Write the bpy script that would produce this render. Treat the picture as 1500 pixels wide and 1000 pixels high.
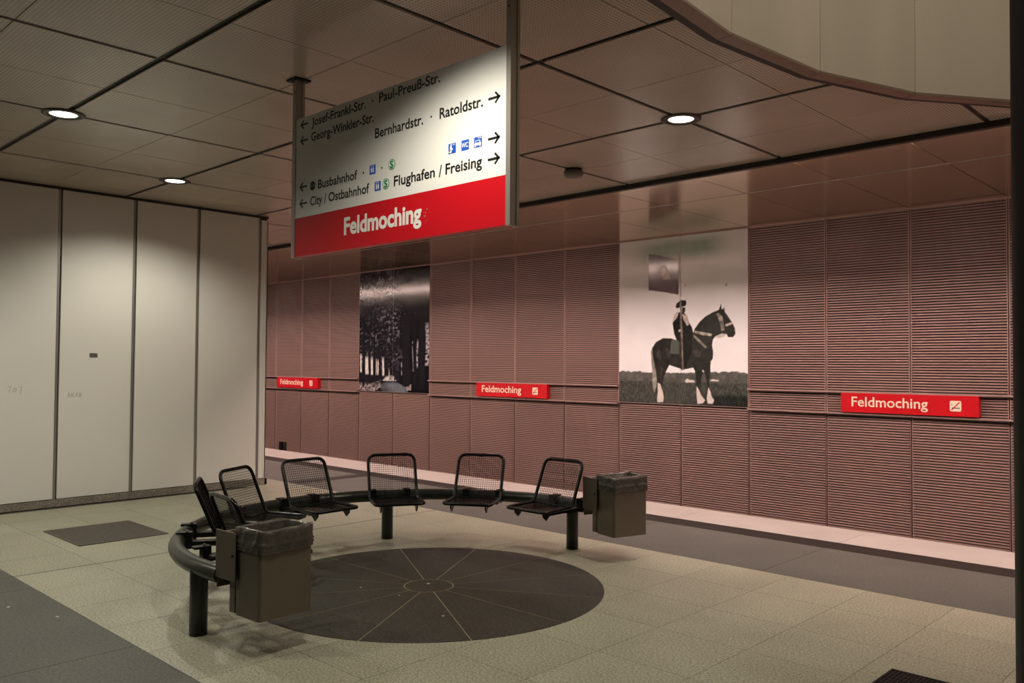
import bpy, bmesh, math, random
import numpy as np
from mathutils import Vector, Matrix

random.seed(7)
scene = bpy.context.scene
col = scene.collection
for o in list(bpy.data.objects):
    bpy.data.objects.remove(o)
R = math.radians
PI = math.pi

# ------------------------------------------------------------------ camera
EYE = 1.6
RX, RY, RZ = -0.0275838, 0.76306, 0.0066995
def _cam_matrix():
    cx, sx, cy, sy, cz, sz = math.cos(RX), math.sin(RX), math.cos(RY), math.sin(RY), math.cos(RZ), math.sin(RZ)
    rx = np.array([[1, 0, 0], [0, cx, -sx], [0, sx, cx]])
    ry = np.array([[cy, 0, sy], [0, 1, 0], [-sy, 0, cy]])
    rz = np.array([[cz, -sz, 0], [sz, cz, 0], [0, 0, 1]])
    m = rz @ rx @ ry
    ax = []
    for d in ((1, 0, 0), (0, -1, 0), (0, 0, -1)):
        w = m.T @ np.array(d, float)
        ax.append((w[0], w[2], -w[1]))
    M4 = Matrix.Identity(4)
    for c in range(3):
        for r in range(3):
            M4[r][c] = ax[c][r]
    M4.translation = (0, 0, EYE)
    return M4
cd = bpy.data.cameras.new('camera')
cam = bpy.data.objects.new('camera', cd)
col.objects.link(cam)
cam.matrix_world = _cam_matrix()
cd.sensor_width = 36.0
cd.lens = 36.0 * 1237.26 / 1500.0
cd.clip_start = 0.05
cd.clip_end = 200
scene.camera = cam

# ------------------------------------------------------------------ light levels, world, exposure
LAMP_W = 162.0            # one ceiling downlight
LAMP_COL = (1.0, 0.94, 0.79)
TUBE_STRENGTH = 190.0      # fluorescent row above the platform edge
TUBE_COL = (1.0, 0.73, 0.645)
HALL_CEILING_W = 75.0    # light of the upper hall above the ceiling opening
world = bpy.data.worlds.new('world')
scene.world = world
world.use_nodes = True
world.node_tree.nodes['Background'].inputs[0].default_value = (0.0, 0.0, 0.0, 1)
world.node_tree.nodes['Background'].inputs[1].default_value = 1.0
scene.view_settings.view_transform = 'Standard'
scene.view_settings.look = 'None'
scene.view_settings.exposure = 0.0
scene.view_settings.gamma = 1.0
scene.view_settings.use_curve_mapping = False
scene.cycles.use_denoising = True
scene.cycles.max_bounces = 8

# ------------------------------------------------------------------ helpers
class MB:
    """collects simple shapes; build() links them as one mesh object"""
    def __init__(self):
        self.v, self.f, self.sm, self.mi, self.cur, self.smooth = [], [], [], [], 0, False
    def add(self, vs, fs):
        b = len(self.v)
        self.v += [tuple(p) for p in vs]
        for f in fs:
            self.f.append(tuple(b + i for i in f)); self.sm.append(self.smooth); self.mi.append(self.cur)
        return self
    def box(self, x0, x1, y0, y1, z0, z1):
        if x0 > x1: x0, x1 = x1, x0
        if y0 > y1: y0, y1 = y1, y0
        if z0 > z1: z0, z1 = z1, z0
        return self.add([(x, y, z) for z in (z0, z1) for y in (y0, y1) for x in (x0, x1)],
                        [(0, 2, 3, 1), (4, 5, 7, 6), (0, 1, 5, 4), (2, 6, 7, 3), (0, 4, 6, 2), (1, 3, 7, 5)])
    def prism(self, pts, a0, a1, axis='z'):
        """extrude a closed 2D outline (counter-clockwise) between a0 and a1"""
        def P(p, a):
            return (p[0], p[1], a) if axis == 'z' else ((p[0], a, p[1]) if axis == 'y' else (a, p[0], p[1]))
        n = len(pts)
        vs = [P(p, a0) for p in pts] + [P(p, a1) for p in pts]
        fs = [tuple(range(n - 1, -1, -1)), tuple(range(n, 2 * n))] + [(i, (i + 1) % n, n + (i + 1) % n, n + i) for i in range(n)]
        return self.add(vs, fs)
    def tube(self, pts, r, n=8, closed=False, caps=True, smooth=True):
        pts = [Vector(p) for p in pts]
        m = len(pts)
        rings = []
        prev = None
        for i in range(m):
            if closed:
                t = (pts[(i + 1) % m] - pts[i - 1])
            else:
                t = pts[min(i + 1, m - 1)] - pts[max(i - 1, 0)]
            t.normalize()
            if prev is None:
                u = t.orthogonal().normalized()
            else:
                u = (prev - t * prev.dot(t))
                u = u.normalized() if u.length > 1e-6 else t.orthogonal().normalized()
            prev = u
            w = t.cross(u)
            rings.append([pts[i] + (u * math.cos(2 * PI * k / n) + w * math.sin(2 * PI * k / n)) * r for k in range(n)])
        if closed:   # twist so the seam meets
            best, off = None, 0
            for s in range(n):
                d = sum((rings[0][k] - (rings[-1][(k + s) % n])).length for k in range(n))
                if best is None or d < best: best, off = d, s
        vs = [p for r_ in rings for p in r_]
        fs = []
        for i in range(m if closed else m - 1):
            j = (i + 1) % m
            s = off if (closed and j == 0) else 0
            for k in range(n):
                a, b = i * n + (k + s) % n, i * n + (k + 1 + s) % n
                c, d = j * n + (k + 1) % n, j * n + k
                fs.append((a, b, c, d))
        old = self.smooth; self.smooth = smooth
        self.add(vs, fs)
        self.smooth = old
        if caps and not closed:
            self.add(rings[0][::-1], [tuple(range(n))]); self.add(rings[-1], [tuple(range(n))])
        return self
    def lathe(self, prof, n=32, c=(0, 0), smooth=True):
        """revolve (radius, z) pairs about a vertical axis through c"""
        old = self.smooth; self.smooth = smooth
        vs = [(c[0] + r * math.cos(2 * PI * k / n), c[1] + r * math.sin(2 * PI * k / n), z) for r, z in prof for k in range(n)]
        fs = [(i * n + k, i * n + (k + 1) % n, (i + 1) * n + (k + 1) % n, (i + 1) * n + k) for i in range(len(prof) - 1) for k in range(n)]
        self.add(vs, fs); self.smooth = old
        return self
    def mesh(self, name, mats):
        me = bpy.data.meshes.new(name)
        me.from_pydata(self.v, [], self.f)
        for m in (mats if isinstance(mats, (list, tuple)) else [mats]):
            me.materials.append(m)
        me.polygons.foreach_set('use_smooth', self.sm)
        me.polygons.foreach_set('material_index', self.mi)
        bm = bmesh.new(); bm.from_mesh(me)
        bmesh.ops.recalc_face_normals(bm, faces=bm.faces)
        bm.to_mesh(me); bm.free()
        me.update()
        return me
    def build(self, name, mats, parent=None, loc=(0, 0, 0), rz=0.0):
        return place(name, self.mesh(name, mats), parent, loc, rz)

def place(name, me, parent=None, loc=(0, 0, 0), rz=0.0):
    o = bpy.data.objects.new(name, me)
    col.objects.link(o)
    o.location = loc
    o.rotation_euler = (0, 0, rz)
    o.parent = parent
    return o
def thing(name, label, cat, loc=(0, 0, 0), rz=0.0, group=None):
    o = bpy.data.objects.new(name, None)
    col.objects.link(o)
    o.empty_display_size = 0.2
    o.location = loc; o.rotation_euler = (0, 0, rz)
    return tag(o, label, cat, group)
def tag(o, label, cat, group=None):
    o['label'] = label; o['category'] = cat
    if group: o['group'] = group
    return o
def struct(o, label=None):
    o['kind'] = 'structure'
    if label: o['label'] = label
    return o
def bevel(o, w=0.004, seg=2):
    m = o.modifiers.new('bevel', 'BEVEL'); m.width = w; m.segments = seg; m.limit_method = 'ANGLE'
    return o
def fillet(pts, rad, seg=5, closed=False):
    """round the corners of a polyline"""
    pts = [Vector(p) for p in pts]
    n = len(pts); out = []
    for i in range(n):
        if not closed and i in (0, n - 1):
            out.append(pts[i]); continue
        a, b, c = pts[i - 1], pts[i], pts[(i + 1) % n]
        r = rad[i] if isinstance(rad, (list, tuple)) else rad
        d1, d2 = (a - b).normalized(), (c - b).normalized()
        r = min(r, (a - b).length * 0.49, (c - b).length * 0.49)
        p1, p2 = b + d1 * r, b + d2 * r
        for k in range(seg + 1):
            t = k / seg
            out.append(p1 * (1 - t) ** 2 + b * 2 * t * (1 - t) + p2 * t * t)
    return out

# ------------------------------------------------------------------ materials (all node based)
def mat(name, c, rough=0.5, metal=0.0, spec=0.5, var=0.0, vscale=4.0, vdetail=4.0, speck=0.0, sscale=120.0, bump=0.0, bscale=80.0, stretch=None, rvar=0.0, coat=0.0):
    m = bpy.data.materials.new(name)
    m.use_nodes = True
    nt = m.node_tree
    b = nt.nodes['Principled BSDF']
    b.inputs['Roughness'].default_value = rough
    b.inputs['Metallic'].default_value = metal
    b.inputs['Specular IOR Level'].default_value = spec
    b.inputs['Coat Weight'].default_value = coat
    b.inputs['Coat Roughness'].default_value = 0.08
    tc = nt.nodes.new('ShaderNodeTexCoord')
    geo = nt.nodes.new('ShaderNodeNewGeometry')
    vec = geo.outputs['Position']
    if stretch:
        mp = nt.nodes.new('ShaderNodeMapping'); mp.inputs['Scale'].default_value = stretch
        nt.links.new(vec, mp.inputs['Vector']); vec = mp.outputs['Vector']
    cur = None
    def noise(sc, det):
        n = nt.nodes.new('ShaderNodeTexNoise')
        n.inputs['Scale'].default_value = sc; n.inputs['Detail'].default_value = det
        nt.links.new(vec, n.inputs['Vector'])
        return n.outputs['Fac']
    def mix(fac, a, bcol):
        x = nt.nodes.new('ShaderNodeMix'); x.data_type = 'RGBA'
        nt.links.new(fac, x.inputs['Factor'])
        for sock, val in ((x.inputs[6], a), (x.inputs[7], bcol)):
            if isinstance(val, tuple): sock.default_value = (*val[:3], 1)
            else: nt.links.new(val, sock)
        return x.outputs[2]
    cur = tuple(c)
    if var:
        r = nt.nodes.new('ShaderNodeMapRange'); r.inputs[1].default_value = 0.3; r.inputs[2].default_value = 0.7
        nf = noise(vscale, vdetail); nt.links.new(nf, r.inputs[0])
        cur = mix(r.outputs[0], tuple(x * (1 - var) for x in c), tuple(min(1, x * (1 + var)) for x in c))
    if speck:
        r = nt.nodes.new('ShaderNodeMapRange'); r.inputs[1].default_value = 0.35; r.inputs[2].default_value = 0.65
        r.inputs[3].default_value = 1 - speck; r.inputs[4].default_value = 1 + speck
        nf = noise(sscale, 2.0); nt.links.new(nf, r.inputs[0])
        h = nt.nodes.new('ShaderNodeVectorMath'); h.operation = 'SCALE'
        if isinstance(cur, tuple): h.inputs[0].default_value = cur
        else: nt.links.new(cur, h.inputs[0])
        nt.links.new(r.outputs[0], h.inputs['Scale']); cur = h.outputs[0]
    if isinstance(cur, tuple): b.inputs['Base Color'].default_value = (*cur, 1)
    else: nt.links.new(cur, b.inputs['Base Color'])
    if rvar:
        r = nt.nodes.new('ShaderNodeMapRange'); r.inputs[3].default_value = rough - rvar; r.inputs[4].default_value = rough + rvar
        nf = noise(vscale * 1.7, 5.0); nt.links.new(nf, r.inputs[0]); nt.links.new(r.outputs[0], b.inputs['Roughness'])
    if bump:
        bp = nt.nodes.new('ShaderNodeBump'); bp.inputs['Strength'].default_value = bump; bp.inputs['Distance'].default_value = 0.01
        nf = noise(bscale, 3.0); nt.links.new(nf, bp.inputs['Height']); nt.links.new(bp.outputs[0], b.inputs['Normal'])
    return m
def emit(name, c, s):
    m = bpy.data.materials.new(name); m.use_nodes = True
    b = m.node_tree.nodes['Principled BSDF']
    b.inputs['Base Color'].default_value = (*c, 1)
    b.inputs['Emission Color'].default_value = (*c, 1); b.inputs['Emission Strength'].default_value = s
    return m
def perforated(name, c, pitch, sx, sy, rough):
    """painted sheet with a field of small punched holes, plain margin along the panel edge"""
    m = mat(name, c, rough, 0.0, 0.55, var=0.10, vscale=1.3)
    nt = m.node_tree; b = nt.nodes['Principled BSDF']
    tc = nt.nodes.new('ShaderNodeTexCoord')
    def vm(op, a, k):
        n = nt.nodes.new('ShaderNodeVectorMath'); n.operation = op
        nt.links.new(a, n.inputs[0])
        if k is not None: n.inputs[1].default_value = k
        return n.outputs[0]
    v = vm('MULTIPLY', tc.outputs['Object'], (1 / pitch, 1 / pitch, 0))
    v = vm('FRACTION', v, None); v = vm('SUBTRACT', v, (0.5, 0.5, 0))
    ln = nt.nodes.new('ShaderNodeVectorMath'); ln.operation = 'LENGTH'; nt.links.new(v, ln.inputs[0])
    lt = nt.nodes.new('ShaderNodeMath'); lt.operation = 'LESS_THAN'; nt.links.new(ln.outputs['Value'], lt.inputs[0]); lt.inputs[1].default_value = 0.27
    ab = vm('ABSOLUTE', tc.outputs['Object'], None); ab = vm('SUBTRACT', ab, (sx, sy, 0))
    sp = nt.nodes.new('ShaderNodeSeparateXYZ'); nt.links.new(ab, sp.inputs[0])
    mx = nt.nodes.new('ShaderNodeMath'); mx.operation = 'MAXIMUM'; nt.links.new(sp.outputs[0], mx.inputs[0]); nt.links.new(sp.outputs[1], mx.inputs[1])
    l2 = nt.nodes.new('ShaderNodeMath'); l2.operation = 'LESS_THAN'; nt.links.new(mx.outputs[0], l2.inputs[0]); l2.inputs[1].default_value = 0
    ml = nt.nodes.new('ShaderNodeMath'); ml.operation = 'MULTIPLY'; nt.links.new(lt.outputs[0], ml.inputs[0]); nt.links.new(l2.outputs[0], ml.inputs[1])
    old = b.inputs['Base Color'].links[0].from_socket
    x = nt.nodes.new('ShaderNodeMix'); x.data_type = 'RGBA'
    nt.links.new(ml.outputs[0], x.inputs['Factor']); nt.links.new(old, x.inputs[6]); x.inputs[7].default_value = (0.25, 0.21, 0.17, 1)
    nt.links.new(x.outputs[2], b.inputs['Base Color'])
    return m
def print_mat(name, rough=0.14):
    m = bpy.data.materials.new(name); m.use_nodes = True
    nt = m.node_tree; b = nt.nodes['Principled BSDF']
    a = nt.nodes.new('ShaderNodeAttribute'); a.attribute_name = 'print'
    nt.links.new(a.outputs['Color'], b.inputs['Base Color'])
    b.inputs['Roughness'].default_value = rough; b.inputs['Specular IOR Level'].default_value = 0.5
    return m

M = {}
M['tile'] = mat('beige_terrazzo', (0.262, 0.258, 0.193), 0.42, var=0.10, vscale=1.6, speck=0.40, sscale=80, rvar=0.07)
M['tile2'] = mat('beige_terrazzo_darker', (0.247, 0.242, 0.18), 0.44, var=0.10, vscale=1.3, speck=0.42, sscale=80, rvar=0.07)
M['grout'] = mat('dark_joint', (0.085, 0.08, 0.06), 0.8)
M['grey_floor'] = mat('grey_stone_floor', (0.073, 0.071, 0.062), 0.58, 0, 0.3, var=0.10, vscale=1.1, speck=0.3, sscale=65, rvar=0.06)
M['dark_floor'] = mat('dark_stone_band', (0.017, 0.013, 0.011), 0.6, 0, 0.2, var=0.08, speck=0.2)
M['edge_slab'] = mat('pale_granite_edge', (0.36, 0.325, 0.305), 0.45, var=0.07, vscale=2.2, speck=0.10, sscale=90)
M['inlay'] = mat('dark_granite_inlay', (0.034, 0.032, 0.026), 0.55, 0, 0.25, var=0.16, vscale=2.0, speck=0.5, sscale=60, rvar=0.06)
M['brass'] = mat('brass_inlay_line', (0.22, 0.18, 0.10), 0.4, 0.0)
M['white_wall'] = mat('cream_wall_panel', (0.70, 0.685, 0.64), 0.42, 0, 0.4, var=0.03, vscale=0.8)
M['alu'] = mat('grey_aluminium', (0.33, 0.33, 0.31), 0.38, 0.7)
M['groove'] = mat('black_groove', (0.012, 0.011, 0.010), 0.7)
M['granite_base'] = mat('speckled_granite_skirting', (0.20, 0.185, 0.15), 0.5, var=0.2, vscale=9, speck=0.45, sscale=70)
M['rib'] = mat('brown_ribbed_metal', (0.315, 0.208, 0.184), 0.42, 0.1, 0.5, var=0.06, vscale=0.9)
M['rail'] = mat('brown_metal_rail', (0.42, 0.29, 0.265), 0.35, 0.3)
M['ceil'] = perforated('perforated_ceiling_sheet', (0.52, 0.455, 0.37), 0.024, 0.424, 0.410, 0.26)
M['channel'] = mat('black_ceiling_channel', (0.018, 0.014, 0.010), 0.55)
M['ceil_void'] = mat('dark_ceiling_void', (0.02, 0.017, 0.014), 0.8)
M['track_ceil'] = mat('polished_brown_ceiling_metal', (0.82, 0.63, 0.485), 0.14, 0.65, 0.5, var=0.05, vscale=0.7)
M['drum'] = mat('brushed_steel_cladding', (0.56, 0.51, 0.44), 0.36, 0.35, var=0.09, vscale=1.2, stretch=(1, 1, 0.12))
M['rim'] = mat('brown_rim_metal', (0.24, 0.18, 0.135), 0.32, 0.5)
M['black'] = mat('black_painted_steel', (0.004, 0.004, 0.005), 0.5, 0, 0.2)
M['seat'] = mat('black_green_coated_wire', (0.004, 0.0045, 0.004), 0.25, 0, 0.28)
M['bench'] = mat('dark_green_painted_steel', (0.020, 0.022, 0.017), 0.30, 0, 0.34, var=0.18, vscale=6)
M['bin'] = mat('taupe_painted_bin_steel', (0.135, 0.112, 0.082), 0.36, 0.35, 0.5, var=0.07, vscale=5)
M['liner'] = mat('dark_plastic_liner', (0.055, 0.048, 0.040), 0.26, 0, 0.6, var=0.25, vscale=14, bump=0.5, bscale=45)
M['sign_white'] = mat('sign_white', (0.80, 0.79, 0.755), 0.32)
M['sign_red'] = mat('sign_red', (0.56, 0.006, 0.014), 0.32)
M['sign_metal'] = mat('sign_post_aluminium', (0.42, 0.38, 0.34), 0.34, 0.6)
M['ink'] = mat('black_lettering', (0.010, 0.011, 0.013), 0.4)
M['paper'] = mat('white_lettering', (0.82, 0.80, 0.76), 0.4)
M['cream'] = mat('cream_lettering', (0.88, 0.80, 0.62), 0.4)
M['blue'] = mat('pictogram_blue', (0.015, 0.09, 0.50), 0.35)
M['green'] = mat('pictogram_green', (0.005, 0.24, 0.075), 0.35)
M['grey_ink'] = mat('grey_lettering', (0.30, 0.30, 0.30), 0.4)
M['pencil'] = mat('faint_scratch', (0.36, 0.35, 0.31), 0.6)
M['plate'] = mat('dark_grey_label_plate', (0.10, 0.09, 0.085), 0.5)
M['lamp_ring'] = mat('dark_lamp_ring', (0.02, 0.018, 0.015), 0.4)
M['lamp_steel'] = mat('lamp_reflector_steel', (0.55, 0.52, 0.46), 0.25, 0.9)
M['lens'] = emit('lit_lens', (1.0, 0.95, 0.88), 9.0)
M['tube'] = emit('lit_fluorescent_row', TUBE_COL, TUBE_STRENGTH)
M['detector'] = mat('detector_plastic', (0.16, 0.14, 0.115), 0.45)
M['mat'] = mat('worn_grate_steel', (0.080, 0.071, 0.057), 0.55, 0.1, var=0.15, vscale=20)
M['print'] = print_mat('glossy_print')
M['concrete'] = mat('track_bed_concrete', (0.10, 0.085, 0.075), 0.8, var=0.2)

# ------------------------------------------------------------------ key distances (metres)
HC = 3.55                 # ceiling
XW = -10.12               # white panel wall
YW = 10.80                # ribbed wall across the track
YE = 8.36                 # platform edge
YB = 7.42                 # end of the platform ceiling
XL, XR = -26.0, 7.0       # how far the place is built along the track
YN = -5.0

# ------------------------------------------------------------------ floor
b = MB(); b.box(XL, XR, YN, YE - 0.02, -0.30, -0.012)
floor = struct(b.build('floor', M['grout']), 'beige terrazzo platform floor with grey strips and dark round inlay')
TX, TY0, TY1, NROW = 0.585, 2.02, 6.17, 7
TYS = (TY1 - TY0) / NROW
CX, CY, CR = -4.68, 4.04, 1.262     # centre and radius of the round inlay
b = MB(); b.box(-TX / 2 + 0.0013, TX / 2 - 0.0013, -TYS / 2 + 0.0013, TYS / 2 - 0.0013, -0.03, 0.0)
tile_me = [b.mesh('floor_tile', M['tile']), b.mesh('floor_tile', M['tile2'])]
k0 = -15
for k in range(-24, 12):
    xa = -1.78 + TX * k
    for r in range(NROW):
        xc, yc = xa + TX / 2, TY0 + TYS * (r + 0.5)
        if xc < XW - 0.1 and yc < 5.5: continue
        if xc < -16.0: continue
        if max(math.hypot(xc + sx * TX / 2 - CX, yc + sy * TYS / 2 - CY) for sx in (-1, 1) for sy in (-1, 1)) < CR - 0.02: continue
        place('floor_tile', tile_me[random.random() < 0.4], floor, (xc, yc, 0))
def slab(name, x0, x1, y0, y1, m, z=0.0):
    b = MB(); b.box(x0 + 0.002, x1 - 0.002, y0 + 0.002, y1 - 0.002, -0.03, z)
    return b.build(name, m, floor)
for i in range(11):       # grey strip on the hall side and along the platform edge
    x0 = -10.12 + 1.755 * i
    slab('grey_slab', x0, x0 + 1.755, YN, TY0, M['grey_floor'])
GX = [XL + 1.755 * i for i in range(19)]
for x0 in GX:
    x1 = x0 + 1.755
    slab('grey_slab', x0, x1, TY1, 7.36, M['grey_floor'])
    slab('edge_band', x0, x1, 7.36, 7.66, M['dark_floor'])
    slab('edge_slab', x0, x1, 7.66, YE, M['edge_slab'])
b = MB(); b.box(-10.10, -9.84, TY1 + 0.01, 7.36, -0.02, 0.0015)
b.build('cross_band', M['dark_floor'], floor)
b = MB(); b.box(-7.052, -7.038, YN, TY1, -0.02, 0.0008)       # dark expansion joint across the platform
b.build('expansion_joint', M['grout'], floor)
# dark round inlay: twelve wedges around a hub, brass lines between
ang0 = R(0.6)
def arc(c, r, a0, a1, n): return [(c[0] + r * math.cos(a0 + (a1 - a0) * i / n), c[1] + r * math.sin(a0 + (a1 - a0) * i / n)) for i in range(n + 1)]
b = MB(); b.prism(arc((CX, CY), CR - 0.001, 0, 2 * PI, 96)[:-1], -0.02, 0.0012)
b.build('inlay_bed', M['brass'], floor)
for k in range(12):
    a0, a1 = ang0 + k * PI / 6, ang0 + (k + 1) * PI / 6
    g = 0.0036
    outer = arc((CX, CY), CR, a0 + g / CR, a1 - g / CR, 10)
    inner = arc((CX, CY), 0.182, a1 - g / 0.182, a0 + g / 0.182, 5)
    b = MB(); b.prism(outer + inner, -0.02, 0.0022)
    b.build('inlay_wedge', M['inlay'], floor)
b = MB(); b.prism(arc((CX, CY), 0.172, 0, 2 * PI, 48)[:-1], -0.02, 0.0022)
b.build('inlay_hub', M['inlay'], floor)

for gx, gy, gr in ((-4.98, 3.66, .011), (-4.05, 3.62, .012), (-4.72, 4.07, .016), (-4.62, 3.72, .010), (-3.35, 3.35, .012), (-5.3, 2.35, .010), (-6.2, 1.75, .012), (-5.75, 1.9, .011)):
    b = MB(); b.lathe([(0.0005, 0.0034), (gr * .7, 0.0034), (gr, 0.0)], 10); b.build('gum_spot', M['edge_slab'], floor, (gx, gy, 0.0005))
# track trough behind the platform edge
b = MB(); b.box(XL, XR, YE - 0.25, YW + 0.4, -1.45, -1.30); b.box(XL, XR, YE - 0.30, YE - 0.12, -1.3, -0.30)
struct(b.build('track_bed', M['concrete']), 'concrete track trough beyond the platform edge')

# ------------------------------------------------------------------ round ceiling opening (convex outline, counter-clockwise)
OPEN = [(1.2, 7.22), (-1.28, 7.22), (-1.63, 7.12), (-2.18, 6.33), (-2.50, 5.42), (-2.61, 4.42), (-2.53, 3.42), (-2.26, 2.46), (-1.80, 1.62), (-1.15, 0.95), (-0.35, 0.5), (1.2, 0.3)]
def cw(p):
    s = sum(p[i][0] * p[(i + 1) % len(p)][1] - p[(i + 1) % len(p)][0] * p[i][1] for i in range(len(p)))
    return p if s > 0 else p[::-1]
OPEN = cw(OPEN)
def clip(poly, a, bb, inside=True):
    out = []
    def side(p):
        s = (bb[0] - a[0]) * (p[1] - a[1]) - (bb[1] - a[1]) * (p[0] - a[0])
        return s if inside else -s
    for i in range(len(poly)):
        p, q = poly[i], poly[(i + 1) % len(poly)]
        sp, sq = side(p), side(q)
        if sp >= 0: out.append(p)
        if (sp > 1e-9 and sq < -1e-9) or (sp < -1e-9 and sq > 1e-9):
            t = sp / (sp - sq)
            out.append((p[0] + (q[0] - p[0]) * t, p[1] + (q[1] - p[1]) * t))
    return out
def minus_open(poly):
    """the convex pieces of poly that lie outside the opening; None where the opening does not touch it"""
    whole = poly
    for i in range(len(OPEN)):
        whole = clip(whole, OPEN[i], OPEN[(i + 1) % len(OPEN)], True)
        if len(whole) < 3: return None
    pieces, rest = [], poly
    for i in range(len(OPEN)):
        a, bb = OPEN[i], OPEN[(i + 1) % len(OPEN)]
        p = clip(rest, a, bb, False)
        if len(p) >= 3: pieces.append(p)
        rest = clip(rest, a, bb, True)
        if len(rest) < 3: break
    return pieces

# ------------------------------------------------------------------ ceiling
def rect(x0, x1, y0, y1): return [(x0, y0), (x1, y0), (x1, y1), (x0, y1)]
b = MB()
for p in (minus_open(rect(XL, XR, YN, YW + 0.3)) or [rect(XL, XR, YN, YW + 0.3)]):
    b.prism(cw(p), HC + 0.075, HC + 0.14)
ceiling = struct(b.build('ceiling', M['ceil_void']), 'dark suspended ceiling of perforated sheet panels in a grid')
PXM, PYM = 0.8725, 0.844
GXG, GYG = 0.021, 0.026       # half widths of the dark channels between panel groups
XLINE0, YLINE0 = -3.62, 2.32
def panel_obj(x0, x1, y0, y1):
    pc = minus_open(rect(x0, x1, y0, y1))
    cx, cy = (x0 + x1) / 2, (y0 + y1) / 2
    b = MB()
    if pc is None:
        b.box(x0 - cx, x1 - cx, y0 - cy, y1 - cy, 0, 0.012)
    elif not pc:
        return
    else:
        for p in pc: b.prism([(q[0] - cx, q[1] - cy) for q in cw(p)], 0, 0.012)
    b.build('ceiling_panel', M['ceil'], ceiling, (cx, cy, HC))
screw = []
for i in range(-11, 7):
    # even i: left edge of the panel is a main channel line
    x0 = XLINE0 + PXM * i; x1 = x0 + PXM
    l, r = (GXG if i % 2 == 0 else 0.003), (GXG if i % 2 else 0.003)
    for j in range(-6, 6):
        y0 = YLINE0 + PYM * j; y1 = y0 + PYM
        lo, hi = (GYG if j % 2 == 0 else 0.003), (GYG if j % 2 else 0.003)
        if j == 5: y1, hi = YB - 0.03, 0.0
        if x1 < XW and y1 < 5.8: continue
        panel_obj(max(x0 + l, XL), x1 - r, y0 + lo, y1 - hi)
for i in range(-20, -11):
    x0 = XLINE0 + PXM * i; x1 = x0 + PXM
    l, r = (GXG if i % 2 == 0 else 0.003), (GXG if i % 2 else 0.003)
    for j in (4, 5):
        y0 = YLINE0 + PYM * j; y1 = (YB - 0.03) if j == 5 else y0 + PYM - 0.003
        panel_obj(x0 + l, x1 - r, y0 + (GYG if j == 4 else 0.003), y1)
# recessed black channels along the main lines
b = MB()
for i in range(-26, 8, 2):
    x = XLINE0 + PXM * i
    for p in ([rect(x - GXG - 0.01, x + GXG + 0.01, YN, YB)] if minus_open(rect(x - GXG - 0.01, x + GXG + 0.01, YN, YB)) is None else minus_open(rect(x - GXG - 0.01, x + GXG + 0.01, YN, YB))):
        b.prism(cw(p), HC + 0.014, HC + 0.03)
for j in range(-6, 6, 2):
    y = YLINE0 + PYM * j
    q = rect(XL, XR, y - GYG - 0.01, y + GYG + 0.01)
    mo = minus_open(q)
    for p in ([q] if mo is None else mo): b.prism(cw(p), HC + 0.016, HC + 0.032)
b.build('channel', M['channel'], ceiling)
# black end profile, hidden fluorescent row and polished ceiling over the track
b = MB(); b.box(XL, XR, YB - 0.03, YB + 0.03, HC - 0.050, HC + 0.075)
b.build('edge_profile', M['channel'], ceiling)
b = MB(); b.box(XL, XR, YB + 0.031, YB + 0.036, HC - 0.04, HC + 0.073)
b.build('added_reflector', M['sign_white'], ceiling)  # unseen white strip, added so the tube light glares in the posters
b = MB()
for i in range(22):
    x0 = XL + 1.5 * i
    b.box(x0 + 0.02, x0 + 1.48, YB + 0.045, YB + 0.110, HC + 0.036, HC + 0.047)
tubes = tag(b.build('fluorescent_row', M['tube']), 'row of fluorescent tubes recessed along the ceiling edge above the track', 'lamp')
JX = [-25.0, -23.87, -22.73, -21.6, -20.46, -19.33, -18.2, -17.078, -15.958, -14.837, -13.675, -12.53, -11.385, -10.247, -9.108, -7.98, -6.851, -5.752, -4.654, -3.604, -2.54, -1.47, -0.4, 0.68, 1.76, 2.84, 3.92, 5.0, 6.08]
for a, c in zip(JX[:-1], JX[1:]):
    for y0, y1 in ((YB + 0.20, 8.665), (8.672, YW - 0.004)):
        b = MB(); b.box(a + 0.006, c - 0.006, y0, y1, HC, HC + 0.012)
        b.build('track_ceiling_panel', M['track_ceil'], ceiling)
b = MB(); b.box(XL, XR, 8.662, 8.676, HC - 0.003, HC + 0.012)
b.build('bright_seam_strip', M['alu'], ceiling)

# cladding and rim of the opening
opening = struct(thing('ceiling_opening', 'brushed steel drum lining a round ceiling opening', 'opening', (0, 0, HC)), None)
del opening['category']
n = len(OPEN)
def inset(poly, d):
    out = []
    m = len(poly)
    for i in range(m):
        a, p, c = Vector(poly[i - 1]), Vector(poly[i]), Vector(poly[(i + 1) % m])
        d1, d2 = (p - a).normalized(), (c - p).normalized()
        n1, n2 = Vector((-d1.y, d1.x)), Vector((-d2.y, d2.x))
        bis = (n1 + n2).normalized()
        out.append(tuple(p + bis * (d / max(0.3, bis.dot(n1)))))
    return out
RIM0, RIM1, DR1 = inset(OPEN, 0.055), inset(OPEN, 0.15), inset(OPEN, 0.125)
DR0 = inset(OPEN, 0.148)
GAP0, GAP1 = inset(OPEN, -0.012), inset(OPEN, 0.06)
def shrink(p, q, g):
    p, q = Vector(p), Vector(q); d = (q - p).normalized() * g
    return tuple(p + d), tuple(q - d)
for i in range(n):
    j = (i + 1) % n
    o0, o1 = shrink(RIM0[i], RIM0[j], 0.003); i0, i1 = shrink(RIM1[i], RIM1[j], 0.003)
    b = MB(); b.prism(cw([o0, o1, i1, i0]), -0.016, 0.0)
    b.build('rim_panel', M['rim'], opening)
    o0, o1 = shrink(DR1[i], DR1[j], 0.002); i0, i1 = shrink(DR0[i], DR0[j], 0.002)
    b = MB(); b.prism(cw([o0, o1, i1, i0]), 0.002, 2.6)
    b.build('cladding_panel', M['drum'], opening)
b = MB()
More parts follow.
